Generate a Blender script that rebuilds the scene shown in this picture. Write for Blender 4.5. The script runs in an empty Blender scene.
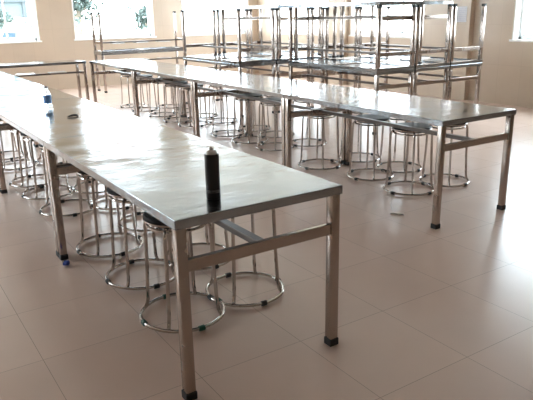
import bpy, bmesh, math, random
from mathutils import Vector, Matrix
random.seed(7)
S = bpy.context.scene
COL = S.collection
PI = math.pi

# ------------------------------------------------------------------ camera
F_PX, PITCH, ROLL, YAW, CAM_H = 610.23, 0.2985, -0.0192, 0.5766, 1.445
fw = Vector((math.sin(YAW)*math.cos(PITCH), math.cos(YAW)*math.cos(PITCH), -math.sin(PITCH)))
rt = Vector((math.cos(YAW), -math.sin(YAW), 0))
up = rt.cross(fw)
r2 = rt*math.cos(ROLL) + up*math.sin(ROLL)
u2 = -rt*math.sin(ROLL) + up*math.cos(ROLL)
cam = bpy.data.objects.new('camera', bpy.data.cameras.new('camera'))
COL.objects.link(cam)
M = Matrix((r2, u2, -fw)).transposed().to_4x4()
M.translation = Vector((0, 0, CAM_H))
cam.matrix_world = M
cam.data.sensor_width = 36
cam.data.lens = F_PX*36/533
cam.data.clip_start = 0.02
S.camera = cam

# ------------------------------------------------------------------ world, light, exposure
S.view_settings.view_transform = 'Standard'
S.view_settings.look = 'None'
S.view_settings.gamma = 1
S.view_settings.use_curve_mapping = False
S.view_settings.exposure = 1.68
SKY = 7.0
world = bpy.data.worlds.new('overcast_sky')
S.world = world
world.use_nodes = True
wn = world.node_tree
bg = wn.nodes['Background']
bg.inputs['Color'].default_value = (0.84, 0.92, 1.0, 1)
bg.inputs['Strength'].default_value = SKY
S.cycles.use_denoising = True
S.cycles.max_bounces = 10
S.cycles.diffuse_bounces = 6
S.cycles.glossy_bounces = 6
S.cycles.transparent_max_bounces = 12
S.cycles.caustics_reflective = True
S.cycles.blur_glossy = 0.5
S.cycles.sample_clamp_indirect = 12

# room dimensions
XL, XR, YB, YF, CEIL = -3.2, 8.3, -4.2, 13.0, 3.3
SILL, HEAD, WT = 0.98, 2.65, 0.22
BACK_WIN = [(-1.06, 0.69), (1.39, 3.14), (3.84, 5.60), (6.29, 8.04)]
RIGHT_WIN = [(10.25, 12.3), (7.7, 9.58), (3.9, 5.9)]
LEFT_WIN = [(9.8, 11.8), (6.6, 8.6)]

def portal(loc, rot, sx, sy):
    l = bpy.data.lights.new('window_portal', 'AREA')
    l.shape = 'RECTANGLE'; l.size = sx; l.size_y = sy
    l.cycles.is_portal = True
    o = bpy.data.objects.new('window_portal', l)
    o.location = loc; o.rotation_euler = rot
    COL.objects.link(o)
hm = (SILL+HEAD)/2
for a, b in BACK_WIN: portal(((a+b)/2, YF+WT+0.02, hm), (-PI/2, 0, 0), b-a, HEAD-SILL)
for a, b in RIGHT_WIN: portal((XR+WT+0.02, (a+b)/2, hm), (0, PI/2, 0), HEAD-SILL, b-a)
for a, b in LEFT_WIN: portal((XL-WT-0.02, (a+b)/2, hm), (0, -PI/2, 0), HEAD-SILL, b-a)

# ------------------------------------------------------------------ materials
def mat(name, col, rough=0.5, metal=0.0, **kw):
    m = bpy.data.materials.new(name); m.use_nodes = True
    b = m.node_tree.nodes['Principled BSDF']
    b.inputs['Base Color'].default_value = (*col, 1)
    b.inputs['Roughness'].default_value = rough
    b.inputs['Metallic'].default_value = metal
    for k, v in kw.items(): b.inputs[k].default_value = v
    return m
def N(m, t, **kw):
    n = m.node_tree.nodes.new(t)
    for k, v in kw.items():
        if k in n.inputs: n.inputs[k].default_value = v
        else: setattr(n, k, v)
    return n
def L(m, a, b): m.node_tree.links.new(a, b)
def B(m): return m.node_tree.nodes['Principled BSDF']
def coords(m, kind='Object', scale=(1, 1, 1), loc=(0, 0, 0)):
    t = N(m, 'ShaderNodeTexCoord'); mp = N(m, 'ShaderNodeMapping')
    mp.inputs['Scale'].default_value = scale; mp.inputs['Location'].default_value = loc
    L(m, t.outputs[kind], mp.inputs['Vector']); return mp.outputs['Vector']
def ramp(m, src, stops):
    r = N(m, 'ShaderNodeValToRGB')
    e = r.color_ramp.elements
    while len(e) < len(stops): e.new(0.5)
    for q, (p, c) in zip(e, stops):
        q.position = p; q.color = (*c, 1) if len(c) == 3 else c
    L(m, src, r.inputs['Fac']); return r.outputs['Color']

# floor: half-metre glazed tiles
floor_m = mat('floor_tiles', (0.5, 0.4, 0.34), 0.2)
v = coords(floor_m, 'Object', (1, 1, 1), (-0.455, -0.435, 0))
br = N(floor_m, 'ShaderNodeTexBrick', offset=0.0, squash=1.0)
br.inputs['Scale'].default_value = 1
br.inputs['Brick Width'].default_value = 0.51
br.inputs['Row Height'].default_value = 0.523
br.inputs['Mortar Size'].default_value = 0.0016
br.inputs['Mortar Smooth'].default_value = 0.3
br.inputs['Bias'].default_value = 0
br.inputs['Color1'].default_value = (0.73, 0.56, 0.48, 1)
br.inputs['Color2'].default_value = (0.755, 0.58, 0.497, 1)
br.inputs['Mortar'].default_value = (0.44, 0.33, 0.27, 1)
L(floor_m, v, br.inputs['Vector'])
ns = N(floor_m, 'ShaderNodeTexNoise'); ns.inputs['Scale'].default_value = 2.2; ns.inputs['Detail'].default_value = 6
L(floor_m, v, ns.inputs['Vector'])
mx = N(floor_m, 'ShaderNodeMix', data_type='RGBA', blend_type='MULTIPLY'); mx.inputs[0].default_value = 1
L(floor_m, br.outputs['Color'], mx.inputs[6])
L(floor_m, ramp(floor_m, ns.outputs['Fac'], [(0.2, (0.94, 0.935, 0.93)), (0.8, (1.03, 1.03, 1.03))]), mx.inputs[7])
L(floor_m, mx.outputs[2], B(floor_m).inputs['Base Color'])
B(floor_m).inputs['Roughness'].default_value = 0.27

# walls: beige glossy paint over faint tile joints
wall_m = mat('beige_wall', (0.62, 0.50, 0.38), 0.28)
v = coords(wall_m, 'Object')
# pick the horizontal run from x+y so one material serves every wall
sx = N(wall_m, 'ShaderNodeSeparateXYZ'); L(wall_m, v, sx.inputs[0])
ad = N(wall_m, 'ShaderNodeMath', operation='ADD'); L(wall_m, sx.outputs[0], ad.inputs[0]); L(wall_m, sx.outputs[1], ad.inputs[1])
cb = N(wall_m, 'ShaderNodeCombineXYZ'); L(wall_m, ad.outputs[0], cb.inputs[0]); L(wall_m, sx.outputs[2], cb.inputs[1])
wb = N(wall_m, 'ShaderNodeTexBrick', offset=0.0, squash=1.0)
wb.inputs['Scale'].default_value = 1; wb.inputs['Brick Width'].default_value = 0.4; wb.inputs['Row Height'].default_value = 0.6
wb.inputs['Mortar Size'].default_value = 0.002; wb.inputs['Bias'].default_value = 0
wb.inputs['Color1'].default_value = (0.53, 0.425, 0.335, 1); wb.inputs['Color2'].default_value = (0.55, 0.44, 0.345, 1)
wb.inputs['Mortar'].default_value = (0.47, 0.375, 0.295, 1)
L(wall_m, cb.outputs[0], wb.inputs['Vector'])
wn_ = N(wall_m, 'ShaderNodeTexNoise'); wn_.inputs['Scale'].default_value = 1.3; wn_.inputs['Detail'].default_value = 5
L(wall_m, v, wn_.inputs['Vector'])
mx = N(wall_m, 'ShaderNodeMix', data_type='RGBA', blend_type='MULTIPLY'); mx.inputs[0].default_value = 1
L(wall_m, wb.outputs['Color'], mx.inputs[6])
L(wall_m, ramp(wall_m, wn_.outputs['Fac'], [(0.3, (0.93, 0.92, 0.91)), (0.7, (1.04, 1.04, 1.03))]), mx.inputs[7])
L(wall_m, mx.outputs[2], B(wall_m).inputs['Base Color'])

white_m = mat('white_paint', (0.82, 0.82, 0.80), 0.45)
ceil_m = mat('ceiling_paint', (0.80, 0.79, 0.76), 0.7)

def steel(name, col, rough, bump, bscale, stretch=(1, 1, 1), smudge=0.1, dist=0.002):
    m = mat(name, col, rough, 1.0)
    v = coords(m, 'Object', stretch)
    n = N(m, 'ShaderNodeTexNoise'); n.inputs['Scale'].default_value = bscale; n.inputs['Detail'].default_value = 4
    L(m, v, n.inputs['Vector'])
    b = N(m, 'ShaderNodeBump'); b.inputs['Strength'].default_value = bump; b.inputs['Distance'].default_value = dist
    L(m, n.outputs['Fac'], b.inputs['Height']); L(m, b.outputs['Normal'], B(m).inputs['Normal'])
    n2 = N(m, 'ShaderNodeTexNoise'); n2.inputs['Scale'].default_value = 5; n2.inputs['Detail'].default_value = 7
    v2 = coords(m, 'Object'); L(m, v2, n2.inputs['Vector'])
    L(m, ramp(m, n2.outputs['Fac'], [(0.35, (max(rough-smudge*.5, .03),)*3), (0.7, (rough+smudge,)*3)]), B(m).inputs['Roughness'])
    return m
top_m = steel('stainless_sheet', (0.365, 0.395, 0.425), 0.13, 0.65, 6.0, (1.0, 1.8, 1), 0.10, 0.004)
frame_m = steel('stainless_square_tube', (0.45, 0.385, 0.345), 0.22, 0.2, 20, (1, 1, 1), 0.08, 0.001)
under_m = mat('grey_lacquered_underside', (0.24, 0.24, 0.25), 0.22)
plate_m = mat('bright_steel_plate', (0.62, 0.63, 0.64), 0.3, 1.0)
dark_m = mat('steel_tube_dark_reflection', (0.13, 0.11, 0.10), 0.38, 0.9)  # steel stretcher, with dark reflections of seats and underside put into its colour
chrome_m = mat('polished_tube', (0.54, 0.50, 0.475), 0.13, 1.0)
rubber_m = mat('black_rubber', (0.018, 0.018, 0.019), 0.55)
green_m = mat('dark_green_plastic', (0.010, 0.085, 0.055), 0.45)
vinyl_m = mat('black_vinyl', (0.018, 0.016, 0.016), 0.5, 0.0, **{'Specular IOR Level': 0.2})
alu_m = mat('white_aluminium', (0.80, 0.82, 0.83), 0.4)

glass_m = bpy.data.materials.new('window_glass'); glass_m.use_nodes = True
nt = glass_m.node_tree; nt.nodes.clear()
out = nt.nodes.new('ShaderNodeOutputMaterial'); mixs = nt.nodes.new('ShaderNodeMixShader')
tr = nt.nodes.new('ShaderNodeBsdfTransparent'); gl = nt.nodes.new('ShaderNodeBsdfGlossy')
gl.inputs['Roughness'].default_value = 0.02
tr.inputs['Color'].default_value = (0.94, 0.97, 0.97, 1)
fr = nt.nodes.new('ShaderNodeFresnel'); fr.inputs['IOR'].default_value = 1.45
geo = nt.nodes.new('ShaderNodeNewGeometry'); mr = nt.nodes.new('ShaderNodeMapRange')   # the far face of a pane reflects like the near one
mr.inputs['To Min'].default_value = 1.45; mr.inputs['To Max'].default_value = 1/1.45
nt.links.new(geo.outputs['Backfacing'], mr.inputs['Value']); nt.links.new(mr.outputs['Result'], fr.inputs['IOR'])
nt.links.new(fr.outputs[0], mixs.inputs[0]); nt.links.new(tr.outputs[0], mixs.inputs[1]); nt.links.new(gl.outputs[0], mixs.inputs[2])
nt.links.new(mixs.outputs[0], out.inputs[0])

# ------------------------------------------------------------------ mesh helpers
def new_bm(): return bmesh.new()
def add_box(bm, x0, x1, y0, y1, z0, z1, bev=0.0, rot=None, org=None):
    r = bmesh.ops.create_cube(bm, size=1)
    vs = r['verts']
    for v in vs:
        v.co = Vector(((x0+x1)/2+v.co.x*(x1-x0), (y0+y1)/2+v.co.y*(y1-y0), (z0+z1)/2+v.co.z*(z1-z0)))
    if bev > 0:
        es = list({e for v in vs for e in v.link_edges})
        b = bmesh.ops.bevel(bm, geom=es, offset=bev, segments=2, affect='EDGES', profile=0.5)
        vs = list({v for f in b['faces'] for v in f.verts})
    return vs
def add_tube(bm, pts, r, seg=10, closed=False, caps=True):
    pts = [Vector(p) for p in pts]
    n = len(pts); rings = []
    prev = None
    for i, p in enumerate(pts):
        if closed: t = (pts[(i+1) % n]-pts[i-1]).normalized()
        else: t = (pts[min(i+1, n-1)]-pts[max(i-1, 0)]).normalized()
        if prev is None:
            a = Vector((0, 0, 1)) if abs(t.z) < 0.9 else Vector((1, 0, 0))
            nrm = t.cross(a).normalized()
        else: nrm = (prev - t*prev.dot(t)).normalized()
        prev = nrm; bn = t.cross(nrm)
        rr = r[i] if isinstance(r, (list, tuple)) else r
        rings.append([bm.verts.new(p+(nrm*math.cos(2*PI*k/seg)+bn*math.sin(2*PI*k/seg))*rr) for k in range(seg)])
    m = n if closed else n-1
    for i in range(m):
        A, Bq = rings[i], rings[(i+1) % n]
        for k in range(seg):
            bm.faces.new((A[k], A[(k+1) % seg], Bq[(k+1) % seg], Bq[k]))
    if not closed and caps:
        bm.faces.new(rings[0][::-1]); bm.faces.new(rings[-1])
def add_lathe(bm, prof, seg=32, c=(0, 0)):
    rings = []
    for r, z in prof:
        if r < 1e-6: rings.append([bm.verts.new((c[0], c[1], z))])
        else: rings.append([bm.verts.new((c[0]+r*math.cos(2*PI*k/seg), c[1]+r*math.sin(2*PI*k/seg), z)) for k in range(seg)])
    for A, Q in zip(rings, rings[1:]):
        for k in range(seg):
            a0, a1 = A[k % len(A)], A[(k+1) % len(A)]; b0, b1 = Q[k % len(Q)], Q[(k+1) % len(Q)]
            vs = []
            for v in (a0, a1, b1, b0):
                if v not in vs: vs.append(v)
            if len(vs) > 2: bm.faces.new(vs)
def obj(name, bm, m, parent=None, smooth=False):
    bmesh.ops.recalc_face_normals(bm, faces=bm.faces)
    me = bpy.data.meshes.new(name); bm.to_mesh(me); bm.free()
    for mm in (m if isinstance(m, list) else [m]): me.materials.append(mm)
    if smooth:
        me.polygons.foreach_set('use_smooth', [True]*len(me.polygons))
        try: me.set_sharp_from_angle(angle=math.radians(38))
        except Exception: pass
    o = bpy.data.objects.new(name, me); COL.objects.link(o)
    if parent: o.parent = parent
    return o
def tag(o, label, cat, group=None, kind=None):
    o['label'] = label; o['category'] = cat
    if group: o['group'] = group
    if kind: o['kind'] = kind
    return o
def thing(name, label, cat, loc=(0, 0, 0), rot=(0, 0, 0), group=None):
    o = bpy.data.objects.new(name, None); COL.objects.link(o)
    o.empty_display_size = 0.1
    o.location = loc; o.rotation_euler = rot
    return tag(o, label, cat, group)
def struct(name, bm, m, parent=None):
    o = obj(name, bm, m, parent)
    o['kind'] = 'structure'
    return o
def copy_tree(o, parent=None):
    c = o.copy(); COL.objects.link(c)
    if parent: c.parent = parent
    for ch in KIDS.get(o.name, []):
        KIDS.setdefault(c.name, []).append(copy_tree(ch, c))
    return c
KIDS = {}
def index_kids(o):
    KIDS[o.name] = [c for c in ALL() if c.parent == o]
    for c in KIDS[o.name]: index_kids(c)
def ALL(): return list(COL.objects)

# ------------------------------------------------------------------ room shell
bm = new_bm(); add_box(bm, XL-WT, XR+WT, YB-WT, YF+WT, -0.12, 0); struct('floor', bm, floor_m)
bm = new_bm(); add_box(bm, XL-WT, XR+WT, YB-WT, YF+WT, CEIL, CEIL+0.12); struct('ceiling', bm, ceil_m)
def wall(name, axis, p0, p1, a0, a1, wins):
    """axis 'x': wall runs along x between y=p0..p1"""
    bm = new_bm()
    def bx(u0, u1, z0, z1):
        if u1-u0 < 1e-4: return
        if axis == 'x': add_box(bm, u0, u1, p0, p1, z0, z1)
        else: add_box(bm, p0, p1, u0, u1, z0, z1)
    ws = sorted(wins)
    bx(a0, a1, 0, SILL) if ws else bx(a0, a1, 0, CEIL)
    if ws:
        bx(a0, a1, HEAD, CEIL)
        u = a0
        for w in ws:
            bx(u, w[0], SILL, HEAD); u = w[1]
        bx(u, a1, SILL, HEAD)
    return struct(name, bm, wall_m)
wall('wall_back', 'x', YF, YF+WT, XL, XR, BACK_WIN)
wall('wall_right', 'y', XR, XR+WT, YB-WT, YF+WT, RIGHT_WIN)
wall('wall_left', 'y', XL-WT, XL, YB-WT, YF+WT, LEFT_WIN)
wall('wall_front', 'x', YB-WT, YB, XL, XR, [])
# shallow columns standing out of the right wall
PX = 8.2
for i, (a, b) in enumerate([(6.62, 7.62), (9.66, 10.18)]):
    bm = new_bm(); add_box(bm, PX, XR, a, b, 0, CEIL, 0.004); struct('trim_%d' % (i+1), bm, wall_m)

def window(n, side, a, b, splits):
    """window_n: white lined opening, sliding sashes and glass; built in local u (along wall), w (depth), z"""
    def T(u0, u1, w0, w1):
        if side == 'back': return (u0, u1, YF+w0, YF+w1)
        if side == 'right': return (XR+w0, XR+w1, u0, u1)
        return (XL-w1, XL-w0, u0, u1)
    t = 0.05
    bm = new_bm()   # lining of the reveal
    for u0, u1, z0, z1 in ((a, a+t*.5, SILL, HEAD), (b-t*.5, b, SILL, HEAD), (a, b, HEAD-t*.5, HEAD)):
        add_box(bm, *T(u0, u1, -0.004, WT), z0, z1)
    root = struct('window_%d' % n, bm, white_m)
    bm = new_bm(); add_box(bm, *T(a-0.03, b+0.03, -0.03, WT), SILL-0.025, SILL+0.006, 0.004)
    struct('window_sill', bm, white_m, root)
    bm = new_bm()   # outer frame
    c0, c1 = 0.13, 0.18
    for u0, u1, z0, z1 in ((a, a+t+.02, SILL, HEAD), (b-t-.02, b, SILL, HEAD), (a, b, SILL, SILL+t), (a, b, HEAD-t-.02, HEAD), (a, b, 2.25, 2.29)):
        add_box(bm, *T(u0, u1, c0, c1), z0, z1, 0.003)
    struct('window_frame', bm, alu_m, root)
    us = [a+t]+[a+(b-a)*s for s in splits]+[b-t]
    for i in range(len(us)-1):
        u0, u1 = us[i]-.015, us[i+1]+.015
        d = 0.14 if i % 2 else 0.155
        bm = new_bm(); s = 0.03
        for q in ((u0, u0+s, SILL+t-.01, 2.25), (u1-s, u1, SILL+t-.01, 2.25), (u0, u1, SILL+t-.01, SILL+t+.035), (u0, u1, 2.215, 2.255)):
            add_box(bm, *T(q[0], q[1], d, d+0.02), q[2], q[3], 0.002)
        struct('window_sash', bm, alu_m, root)
    bm = new_bm()
    for i in range(len(us)-1):
        d = 0.15 if i % 2 else 0.165
        add_box(bm, *T(us[i], us[i+1], d, d+0.004), SILL+t, 2.25)
        add_box(bm, *T(us[i], us[i+1], d, d+0.004), 2.28, HEAD-t)
    g = struct('window_glass', bm, glass_m, root)
n = 1
for a, b in BACK_WIN: window(n, 'back', a, b, (0.34, 0.67)); n += 1
for a, b in RIGHT_WIN: window(n, 'right', a, b, (0.33, 0.66)); n += 1
for a, b in LEFT_WIN: window(n, 'left', a, b, (0.33, 0.66)); n += 1

# ------------------------------------------------------------------ outside the windows
grass_m = mat('outdoor_ground', (0.42, 0.42, 0.36), 0.9)
bm = new_bm(); add_box(bm, -60, 90, -40, 90, -1.1, -0.75); struct('ground', bm, grass_m)
leaf_m = mat('hazy_foliage', (0.042, 0.062, 0.055), 0.8)
bark_m = mat('tree_bark', (0.16, 0.13, 0.10), 0.9)
def tree(label, x, y, h, r, seed):
    rnd = random.Random(seed)
    t = thing('tree', label, 'tree', (x, y, -0.75), group='trees beyond the back windows')
    bm = new_bm()
    add_tube(bm, [(0, 0, 0), (0.05, 0, h*.3), (-.04, .05, h*.6), (0, 0, h*.8)], [.14, .11, .08, .04], 8)
    for k in range(5):
        a = rnd.uniform(0, 2*PI); z = h*rnd.uniform(.35, .6)
        add_tube(bm, [(0, 0, z), (math.cos(a)*r*.4, math.sin(a)*r*.4, z+.35*r), (math.cos(a)*r*.7, math.sin(a)*r*.7, z+.6*r)], [.06, .04, .02], 6)
    obj('trunk', bm, bark_m, t, True)
    bm = new_bm()   # crown of many small leaf clusters
    for k in range(1100):
        u = Vector((rnd.gauss(0, 1), rnd.gauss(0, 1), rnd.gauss(0, 1))).normalized()*r*rnd.uniform(.35, 1)
        lump = 1+.3*math.sin(4*u.x/r+seed)*math.cos(5*u.z/r)
        c = Vector((u.x*lump, u.y*lump, h*.68+u.z*.8*lump))
        s = rnd.uniform(.08, .18)*r*.7
        ax = Vector((rnd.gauss(0, 1), rnd.gauss(0, 1), rnd.gauss(0, 1))).normalized()
        b_ = ax.orthogonal().normalized()*s; d_ = ax.cross(b_).normalized()*s*.6
        vs = [bm.verts.new(c+q) for q in (b_, d_, -b_, -d_, ax*s*.3)]
        for i in range(4): bm.faces.new((vs[i], vs[(i+1) % 4], vs[4]))
    obj('crown', bm, leaf_m, t)
    return t
tree('pale hazy green tree with the tallest crown, outside the middle of the wide back window', 7.5, 24.5, 4.1, 0.95, 3)
tree('small leafy tree outside the wide back window, on the side of the car', 5.7, 21.5, 3.0, 0.7, 5)
tree('small leafy tree outside the wide back window, on the side of the stacked tables', 9.1, 21.5, 3.1, 0.75, 8)
tree('leafy tree outside, between the dark blue car and the pale building', 5.6, 32.0, 3.2, 0.9, 11)

render_m = mat('slate_render', (0.070, 0.086, 0.092), 0.8)
trimb_m = mat('grey_window_strip', (0.036, 0.044, 0.049), 0.6)
pale_m = mat('pale_render', (0.5, 0.5, 0.48), 0.8)
bd = thing('outdoor_building', 'pale blue-grey building outside, behind the dark blue car', 'building', (1.0, 45.0, -0.75))
bm = new_bm(); add_box(bm, -10, 9.2, 0, 7, 2.15, 9); obj('upper_wall', bm, render_m, bd)
bm = new_bm(); add_box(bm, -10, 9.0, 1.2, 7, 0, 2.14); obj('lower_wall', bm, pale_m, bd)
bm = new_bm(); add_box(bm, -10.1, 9.3, -.2, 7.1, 3.15, 3.3); obj('ledge', bm, trimb_m, bd)
bm = new_bm(); add_box(bm, 8.95, 9.22, -.12, 0, 2.1, 9); obj('downpipe', bm, trimb_m, bd)

# parked blue car
carb_m = mat('blue_car_paint', (0.015, 0.026, 0.038), 0.35)
carg_m = mat('car_glass', (0.03, 0.05, 0.07), 0.1)
tyre_m = mat('tyre', (0.02, 0.02, 0.02), 0.8)
car = thing('car', 'dark blue car parked outside, in front of the pale building', 'car', (7.65, 36.0, -0.75), (0, 0, PI/2+.25))
bm = new_bm()
prof = [(-1.95, .3), (-1.98, .75), (-1.8, .86), (-1.15, .95), (-.75, 1.38), (.45, 1.42), (1.05, 1.0), (1.85, .86), (1.98, .7), (1.95, .3)]
L0 = [bm.verts.new((x, -.8 if z < 1 else -.62, z)) for x, z in prof]; R0 = [bm.verts.new((x, .8 if z < 1 else .62, z)) for x, z in prof]
for i in range(len(prof)):
    j = (i+1) % len(prof); bm.faces.new((L0[i], L0[j], R0[j], R0[i]))
bm.faces.new(L0); bm.faces.new(R0[::-1])
obj('body', bm, carb_m, car)
bm = new_bm()
for s in (-1, 1):
    vs = [bm.verts.new(q) for q in ((-1.0, s*.79, .98), (-.68, s*.645, 1.33), (.38, s*.645, 1.36), (.9, s*.79, 1.0))]
    bm.faces.new(vs)
obj('side_window', bm, carg_m, car)
for x in (-1.25, 1.25):
    for s in (-1, 1):
        bm = new_bm(); add_tube(bm, [(x, s*.66, .32), (x, s*.83, .32)], .32, 20); obj('wheel', bm, tyre_m, car, True)

# ------------------------------------------------------------------ tables
H = 0.75
LEG = 0.042
def make_table(w, l, label, shelf_plates=False, name='dining_table'):
    """stainless table: w along x, l along y, origin on the floor under its middle"""
    t = thing(name, label, 'table')
    x, y = w/2, l/2
    bm = new_bm()
    add_box(bm, -x, x, -y, y, H-0.006, H, 0.0025)
    for q in ((-x, -x+.004, -y, y), (x-.004, x, -y, y), (-x, x, -y, -y+.004), (-x, x, y-.004, y)): add_box(bm, *q, H-0.036, H-0.003, 0.0012)
    for q in ((-x, -x+.02, -y, y), (x-.02, x, -y, y), (-x, x, -y, -y+.02), (-x, x, y-.02, y)): add_box(bm, *q, H-0.037, H-0.034)
    obj('tabletop', bm, top_m, t)
    bm = new_bm(); add_box(bm, -x+.022, x-.022, -y+.022, y-.022, H-.022, H-.007)
    obj('backing_board', bm, under_m, t)
    for k in (-.5, 0, .5):
        bm = new_bm(); add_box(bm, -x+.03, x-.03, k*l*.9-.03, k*l*.9+.03, H-.034, H-.020, .003); obj('stiffener', bm, frame_m, t)
    i = 0.006
    for sx in (-1, 1):
        for sy in (-1, 1):
            bm = new_bm()
            cx, cy = sx*(x-i-LEG/2), sy*(y-i-LEG/2); h = LEG/2
            add_box(bm, cx-h, cx+h, cy-h, cy+h, 0.012, H-0.006, 0.004)
            lg = obj('leg', bm, frame_m, t, True)
            bm = new_bm(); h += 0.003
            add_box(bm, cx-h, cx+h, cy-h, cy+h, 0, 0.034, 0.003)
            fc = obj('foot_cap', bm, rubber_m, lg)
    zr = H-0.215
    for sy in (-1, 1):
        bm = new_bm(); cy = sy*(y-i-LEG/2)
        add_box(bm, -x+i+LEG-.002, x-i-LEG+.002, cy-.0125, cy+.0125, zr, zr+0.048, .003); obj('end_rail', bm, frame_m, t)
    bm = new_bm(); add_box(bm, -.019, .019, -y+i+LEG/2+.01, y-i-LEG/2-.01, zr+.017, zr+.044, .003); obj('stretcher', bm, dark_m, t)
    if shelf_plates:
        for k in (-.27, 0, .27):
            bm = new_bm(); add_box(bm, -.09, .09, k*l-.13, k*l+.13, zr+.0445, zr+.057, .003); obj('shelf_plate', bm, plate_m, t)
    index_kids(t)
    return t

LT = 1.802
PITCH_T = 1.808
row_group_a = 'tables of the long front row'
row_group_b = 'tables of the long rear row'
A_LAB = ['stainless steel table with the tall black can on it, ending the front row',
         'stainless steel table in the front row carrying the small bottle with a blue label',
         'stainless steel table of the front row, two places beyond the one with the can',
         'stainless steel table at the far end of the front row, beside the narrow cross table']
B_LAB = ['stainless steel table ending the rear row, its bare end facing the open floor',
         'stainless steel table of the rear row, second from its open-floor end',
         'stainless steel table of the rear row, third from its open-floor end',
         'stainless steel table at the far end of the rear row, by the narrow cross table']
AX, AY, BX, BY, WT_ = 0.835, 1.88, 3.105, 2.66, 0.768
tableA = make_table(WT_, LT, A_LAB[0])
tableA['group'] = row_group_a
tableA.location = (AX+WT_/2, AY+LT/2, 0)
def place_table(src, label, group, loc, rot=(0, 0, 0)):
    c = copy_tree(src); c['label'] = label; c['group'] = group
    c.location = loc; c.rotation_euler = rot
    return c
for k in (1, 2, 3): place_table(tableA, A_LAB[k], row_group_a, (AX+WT_/2, AY+LT/2+PITCH_T*k, 0))
for k in range(4): place_table(tableA, B_LAB[k], row_group_b, (BX+WT_/2, BY+LT/2+PITCH_T*k, 0))

# narrow cross table by the back wall, and the narrow pair under the wide window
nar = make_table(0.46, 1.8, 'narrow stainless table set crosswise to the two rows at their far end', True)
nar.location = (3.075-0.9, 9.95+0.23, 0); nar.rotation_euler = (0, 0, PI/2)
nar['group'] = 'narrow tables by the back wall'
pair_x, pair_y = 3.93+0.9, 11.95
place_table(nar, 'narrow upright table under the upturned one, below the wide back window', 'narrow tables by the back wall', (pair_x, pair_y, 0), (0, 0, PI/2))
UPS = (PI, 0, 0)
place_table(nar, 'narrow table turned upside down below the wide back window, legs in the air', 'narrow tables by the back wall', (pair_x, pair_y, 2*H+.001), (PI, 0, PI/2))

# storage stacks: upright tables, upturned tables on them, upright tables on top
W3 = 0.62
st = make_table(W3, 1.8, 'x')
made = [False]
def stack_place(label, group, loc, rot=(0, 0, 0)):
    if not made[0]:
        made[0] = True
        st['label'] = label; st['group'] = group; st.location = loc; st.rotation_euler = rot
        return st
    return place_table(st, label, group, loc, rot)
cols1 = [(5.07, 'aisle side'), (5.71, 'middle'), (6.35, 'notice side')]
Y1 = 5.37
for x0, nm in cols1:
    stack_place('upright bottom table of the storage stack near the wall notice, %s' % nm, 'bottom tables of the stack near the notice', (x0+W3/2, Y1+.9, 0))
for x0, nm in cols1:
    stack_place('upside-down table, legs up, in the storage stack near the wall notice, %s' % nm, 'upturned tables of the stack near the notice', (x0+W3/2, Y1+.9, 2*H+.001), UPS)
cols2 = [(4.48, 'aisle side'), (5.12, 'middle'), (5.76, 'wall side')]
Y2 = 7.52
for x0, nm in cols2:
    stack_place('upright bottom table of the storage stack near the room corner, %s' % nm, 'bottom tables of the stack near the room corner', (x0+W3/2, Y2+.9, 0))
for x0, nm in cols2:
    stack_place('upside-down table, legs up, in the storage stack near the room corner, %s' % nm, 'upturned tables of the stack near the room corner', (x0+W3/2, Y2+.9, 2*H+.001), UPS)
Z3 = H+.037+.003
def topt(w, l, x0, y0, label, first=[None]):
    t = make_table(w, l, label); t.location = (x0+w/2, y0+l/2, Z3); t['group'] = 'tables standing on top of the storage stacks'
topt(0.74, 1.70, 5.121, Y1+0.04, 'upright table standing on the upturned tables near the notice, aisle side')
topt(0.64, 1.5, 5.93, Y1+.22, 'shorter upright table on the upturned tables, its bright end beside the wall notice')
topt(0.80, 1.70, 5.19, Y2+.05, 'upright table standing on the upturned tables near the room corner')

# ------------------------------------------------------------------ stools
def make_stool(label):
    t = thing('stool', label, 'stool', group=None)
    R, rt_ = 0.207, 0.009
    bm = new_bm(); add_tube(bm, [(R*math.cos(a), R*math.sin(a), .015) for a in [2*PI*k/40 for k in range(40)]], rt_, 10, True)
    obj('base_ring', bm, chrome_m, t, True)
    for k in range(4):
        a = PI/4+k*PI/2; c, s = math.cos(a), math.sin(a)
        pts = [(R-.004, .02), (R-.012, .028), (.188, .045), (.183, .07), (.173, .25), (.166, .465), (.162, .487), (.149, .501), (.12, .505), (.05, .506)]
        bm = new_bm(); add_tube(bm, [(r*c, r*s, z) for r, z in pts], .0092, 9); obj('leg', bm, chrome_m, t, True)
    for k in range(4):
        a = k*PI/2; bm = new_bm()
        add_tube(bm, [(R*math.cos(a+d), R*math.sin(a+d), .0145) for d in (-.07, -.035, 0, .035, .07)], .0135, 10); obj('foot_pad', bm, rubber_m, t, True)
    bm = new_bm(); add_tube(bm, [(.142*math.cos(a), .142*math.sin(a), .4895) for a in [2*PI*k/36 for k in range(36)]], .0075, 9, True)
    obj('seat_ring', bm, chrome_m, t, True)
    bm = new_bm(); add_lathe(bm, [(0, .513), (.148, .513), (.157, .515), (.160, .518), (.160, .525), (.157, .528), (.151, .529)], 40)
    obj('seat_band', bm, chrome_m, t, True)
    bm = new_bm(); add_lathe(bm, [(0, .522), (.150, .522), (.158, .526), (.1595, .536), (.154, .543), (.13, .546), (.08, .5465), (0, .547)], 40)
    obj('seat_cushion', bm, vinyl_m, t, True)
    bm = new_bm(); add_lathe(bm, [(0, .498), (.115, .498), (.135, .5135), (0, .5135)], 32)
    obj('seat_underside', bm, rubber_m, t, True)
    index_kids(t)
    return t
ordn = ['nearest', 'second', 'third', 'fourth', 'fifth', 'sixth', 'seventh', 'eighth', 'ninth', 'tenth', 'eleventh', 'twelfth']
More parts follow.
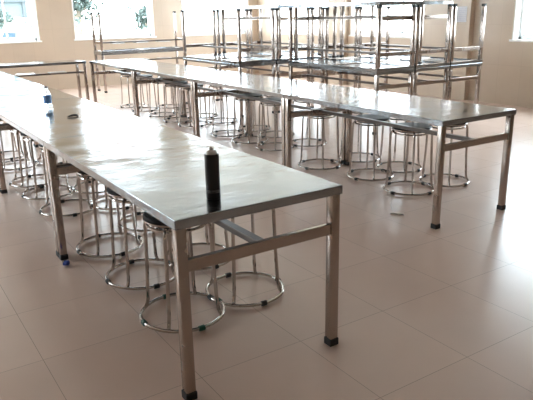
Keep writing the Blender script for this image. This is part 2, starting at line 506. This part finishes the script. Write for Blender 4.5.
A_left = [(1.150, 2.560), (1.170, 3.120), (1.172, 3.684), (1.18, 4.65), (1.17, 5.20), (1.165, 5.665), (1.17, 6.42), (1.18, 6.95)]
A_right = [(1.545, 2.605), (1.555, 3.166), (1.560, 3.98), (1.56, 4.58), (1.57, 5.12), (1.57, 5.75), (1.57, 6.42)]
B_left = [(3.675, 3.465), (3.725, 3.99), (3.605, 4.575), (3.72, 5.52), (3.70, 6.02), (3.70, 6.54), (3.67, 7.42), (3.65, 7.86), (3.67, 8.44), (3.67, 9.10), (3.67, 9.60)]
B_right = [(4.103, 3.46), (4.13, 4.03), (4.10, 4.56), (4.14, 5.47), (4.14, 6.10), (4.14, 6.62), (4.11, 7.40), (4.10, 7.95), (4.11, 8.55), (4.11, 9.15)]
stool0 = make_stool('x')
first = [True]
def run(lst, text, group, end):
    for i, (x, y) in enumerate(lst):
        if first[0]: s = stool0; first[0] = False
        else: s = copy_tree(stool0)
        s.location = (x, y, 0)
        s.rotation_euler = (0, 0, (.18 if 'rear' in text else .03)+random.uniform(-.10, .10))
        s['label'] = text % ('first' if i == 0 else ordn[i])
        s['group'] = group
run(A_left, 'chrome stool under the front table row, outer file, %s from its near end', 'stools in the outer file of the front row', True)
run(A_right, 'chrome stool under the front table row, aisle file, %s from its near end', 'stools in the aisle file of the front row', True)
run(B_left, 'chrome stool under the rear table row, aisle file, %s from its open-floor end', 'stools in the aisle file of the rear row', True)
run(B_right, 'chrome stool at the rear table row, wall-side file, %s from its open-floor end', 'stools in the wall-side file of the rear row', True)
stool0['label'] = 'chrome stool with dark green foot pads under the near corner of the front row'
for c in KIDS[stool0.name]:
    if c.name.startswith('foot_pad'):
        c.data = c.data.copy(); c.data.materials[0] = green_m; c['label'] = 'dark green foot pad'

# ------------------------------------------------------------------ small things
can = thing('spray_can', 'tall black cylindrical can with a silver cap on the near table', 'can', (1.077, 2.037, H))
bm = new_bm(); add_lathe(bm, [(0, .0005), (.026, .0005), (.0285, .003), (.0285, .176), (.027, .180), (0, .180)], 36)
obj('body', bm, mat('black_can_paint', (0.012, 0.012, 0.014), 0.28), can, True)
bm = new_bm(); add_lathe(bm, [(.0250, .178), (.0250, .183), (.021, .190), (.015, .194), (.0, .195)], 32)
obj('shoulder', bm, mat('grey_cap_metal', (0.62, 0.60, 0.58), 0.35, 0.6), can, True)
bm = new_bm(); add_lathe(bm, [(.0085, .193), (.0085, .202), (.006, .206), (0, .207)], 20)
obj('nozzle', bm, mat('pale_nozzle', (0.70, 0.67, 0.62), 0.4), can, True)
lab_m = mat('can_label_print', (0.03, 0.03, 0.03), 0.4)
v = coords(lab_m, 'Object', (260, 260, 240)); nz = N(lab_m, 'ShaderNodeTexNoise'); nz.inputs['Scale'].default_value = 1.2; L(lab_m, v, nz.inputs['Vector'])
L(lab_m, ramp(lab_m, nz.outputs['Fac'], [(0.47, (.012,)*3), (0.56, (.30, .30, .31))]), B(lab_m).inputs['Base Color'])
bm = new_bm(); add_lathe(bm, [(.0288, .028), (.0288, .040)], 36); obj('printed_band', bm, lab_m, can, True)

# small clear water bottle with a blue label
clear_m = mat('clear_plastic', (0.95, 0.97, 1.0), 0.05, 0.0, **{'Transmission Weight': 1.0, 'IOR': 1.15})
bot = thing('water_bottle', 'small clear plastic bottle with a blue label on the front row of tables', 'bottle', (1.215, 5.03, H))
bm = new_bm(); add_lathe(bm, [(0, .001), (.026, .001), (.030, .006), (.030, .05), (.0285, .055), (.030, .06), (.030, .10), (.026, .125), (.013, .145), (.012, .155), (0, .155)], 28)
obj('body', bm, clear_m, bot, True)
bl_m = mat('blue_label', (0.03, 0.22, 0.62), 0.4)
v = coords(bl_m, 'Object', (90, 90, 120), (0, 0, 0)); wv = N(bl_m, 'ShaderNodeTexWave'); wv.inputs['Scale'].default_value = .8; wv.inputs['Distortion'].default_value = 6; L(bl_m, v, wv.inputs['Vector'])
L(bl_m, ramp(bl_m, wv.outputs['Fac'], [(0.66, (.02, .22, .66)), (0.82, (.5, .66, .9))]), B(bl_m).inputs['Base Color'])
bm = new_bm(); add_lathe(bm, [(.0308, .035), (.0308, .095)], 28); obj('label_wrap', bm, bl_m, bot, True)
bm = new_bm(); add_lathe(bm, [(0, .152), (.0135, .152), (.0135, .168), (0, .169)], 20); obj('cap', bm, mat('grey_cap', (.25, .25, .28), .4), bot, True)

# little black scrap lying on the table
bm = new_bm()
add_tube(bm, [(-.045, -.01, .004), (-.02, .0, .008), (.0, .004, .01), (.02, .012, .012), (.042, .03, .006)], [.003, .007, .009, .006, .003], 7)
add_tube(bm, [(0, .004, .009), (.02, -.006, .007), (.035, -.012, .004)], [.006, .005, .002], 6)
o = obj('plastic_scrap', bm, rubber_m, None, True); o.location = (1.235, 4.43, H+.0005)
tag(o, 'small crumpled black scrap lying on the front row tabletop beyond the can', 'scrap')

# crumpled blue wrapper on the floor
bm = new_bm(); bmesh.ops.create_icosphere(bm, subdivisions=3, radius=.021)
rn = random.Random(2)
for v_ in bm.verts:
    v_.co *= 1+.22*math.sin(v_.co.x*260)*math.cos(v_.co.y*210+1)+rn.uniform(-.06, .06); v_.co.z *= .72
zmin = min(v_.co.z for v_ in bm.verts)
for v_ in bm.verts: v_.co.z -= zmin
o = obj('crumpled_wrapper', bm, mat('blue_wrapper', (.02, .05, .30), .6), None, True); o.location = (.845, 3.53, .0005)
tag(o, 'small crumpled dark blue wrapper on the floor beside the front row leg', 'wrapper')
# pale string on the floor
bm = new_bm()
add_tube(bm, [(3.46, 3.44, .003), (3.36, 3.33, .003), (3.27, 3.27, .003), (3.22, 3.20, .003), (3.14, 3.10, .003), (3.11, 3.03, .003)], .0013, 6)
add_tube(bm, [(3.10, 3.09, .005), (3.12, 3.06, .008), (3.14, 3.03, .008), (3.16, 3.01, .004)], [.004, .007, .007, .003], 7)
o = obj('plastic_string', bm, mat('pale_string', (.75, .72, .68), .5), None, True)
tag(o, 'thin pale plastic string lying on the floor in front of the rear row stools', 'string')

# notice on the wall column
pap_m = mat('notice_paper', (.62, .63, .68), .6)
v = coords(pap_m, 'Object', (1, 1, 1)); sp = N(pap_m, 'ShaderNodeSeparateXYZ'); L(pap_m, v, sp.inputs[0])
wz = N(pap_m, 'ShaderNodeMath', operation='MULTIPLY'); wz.inputs[1].default_value = 210; L(pap_m, sp.outputs[2], wz.inputs[0])
wsn = N(pap_m, 'ShaderNodeMath', operation='SINE'); L(pap_m, wz.outputs[0], wsn.inputs[0])
nn = N(pap_m, 'ShaderNodeTexNoise'); nn.inputs['Scale'].default_value = 30; L(pap_m, v, nn.inputs['Vector'])
mm = N(pap_m, 'ShaderNodeMath', operation='MULTIPLY'); L(pap_m, wsn.outputs[0], mm.inputs[0]); L(pap_m, nn.outputs['Fac'], mm.inputs[1])
L(pap_m, ramp(pap_m, mm.outputs[0], [(0.30, (.64, .65, .70)), (0.5, (.52, .54, .64))]), B(pap_m).inputs['Base Color'])
bm = new_bm(); add_box(bm, PX-.003, PX-.0005, 6.69, 7.08, 1.235, 1.475)
o = obj('wall_notice', bm, pap_m); tag(o, 'pale bluish paper notice on the beige wall column beside the stacked tables', 'notice')
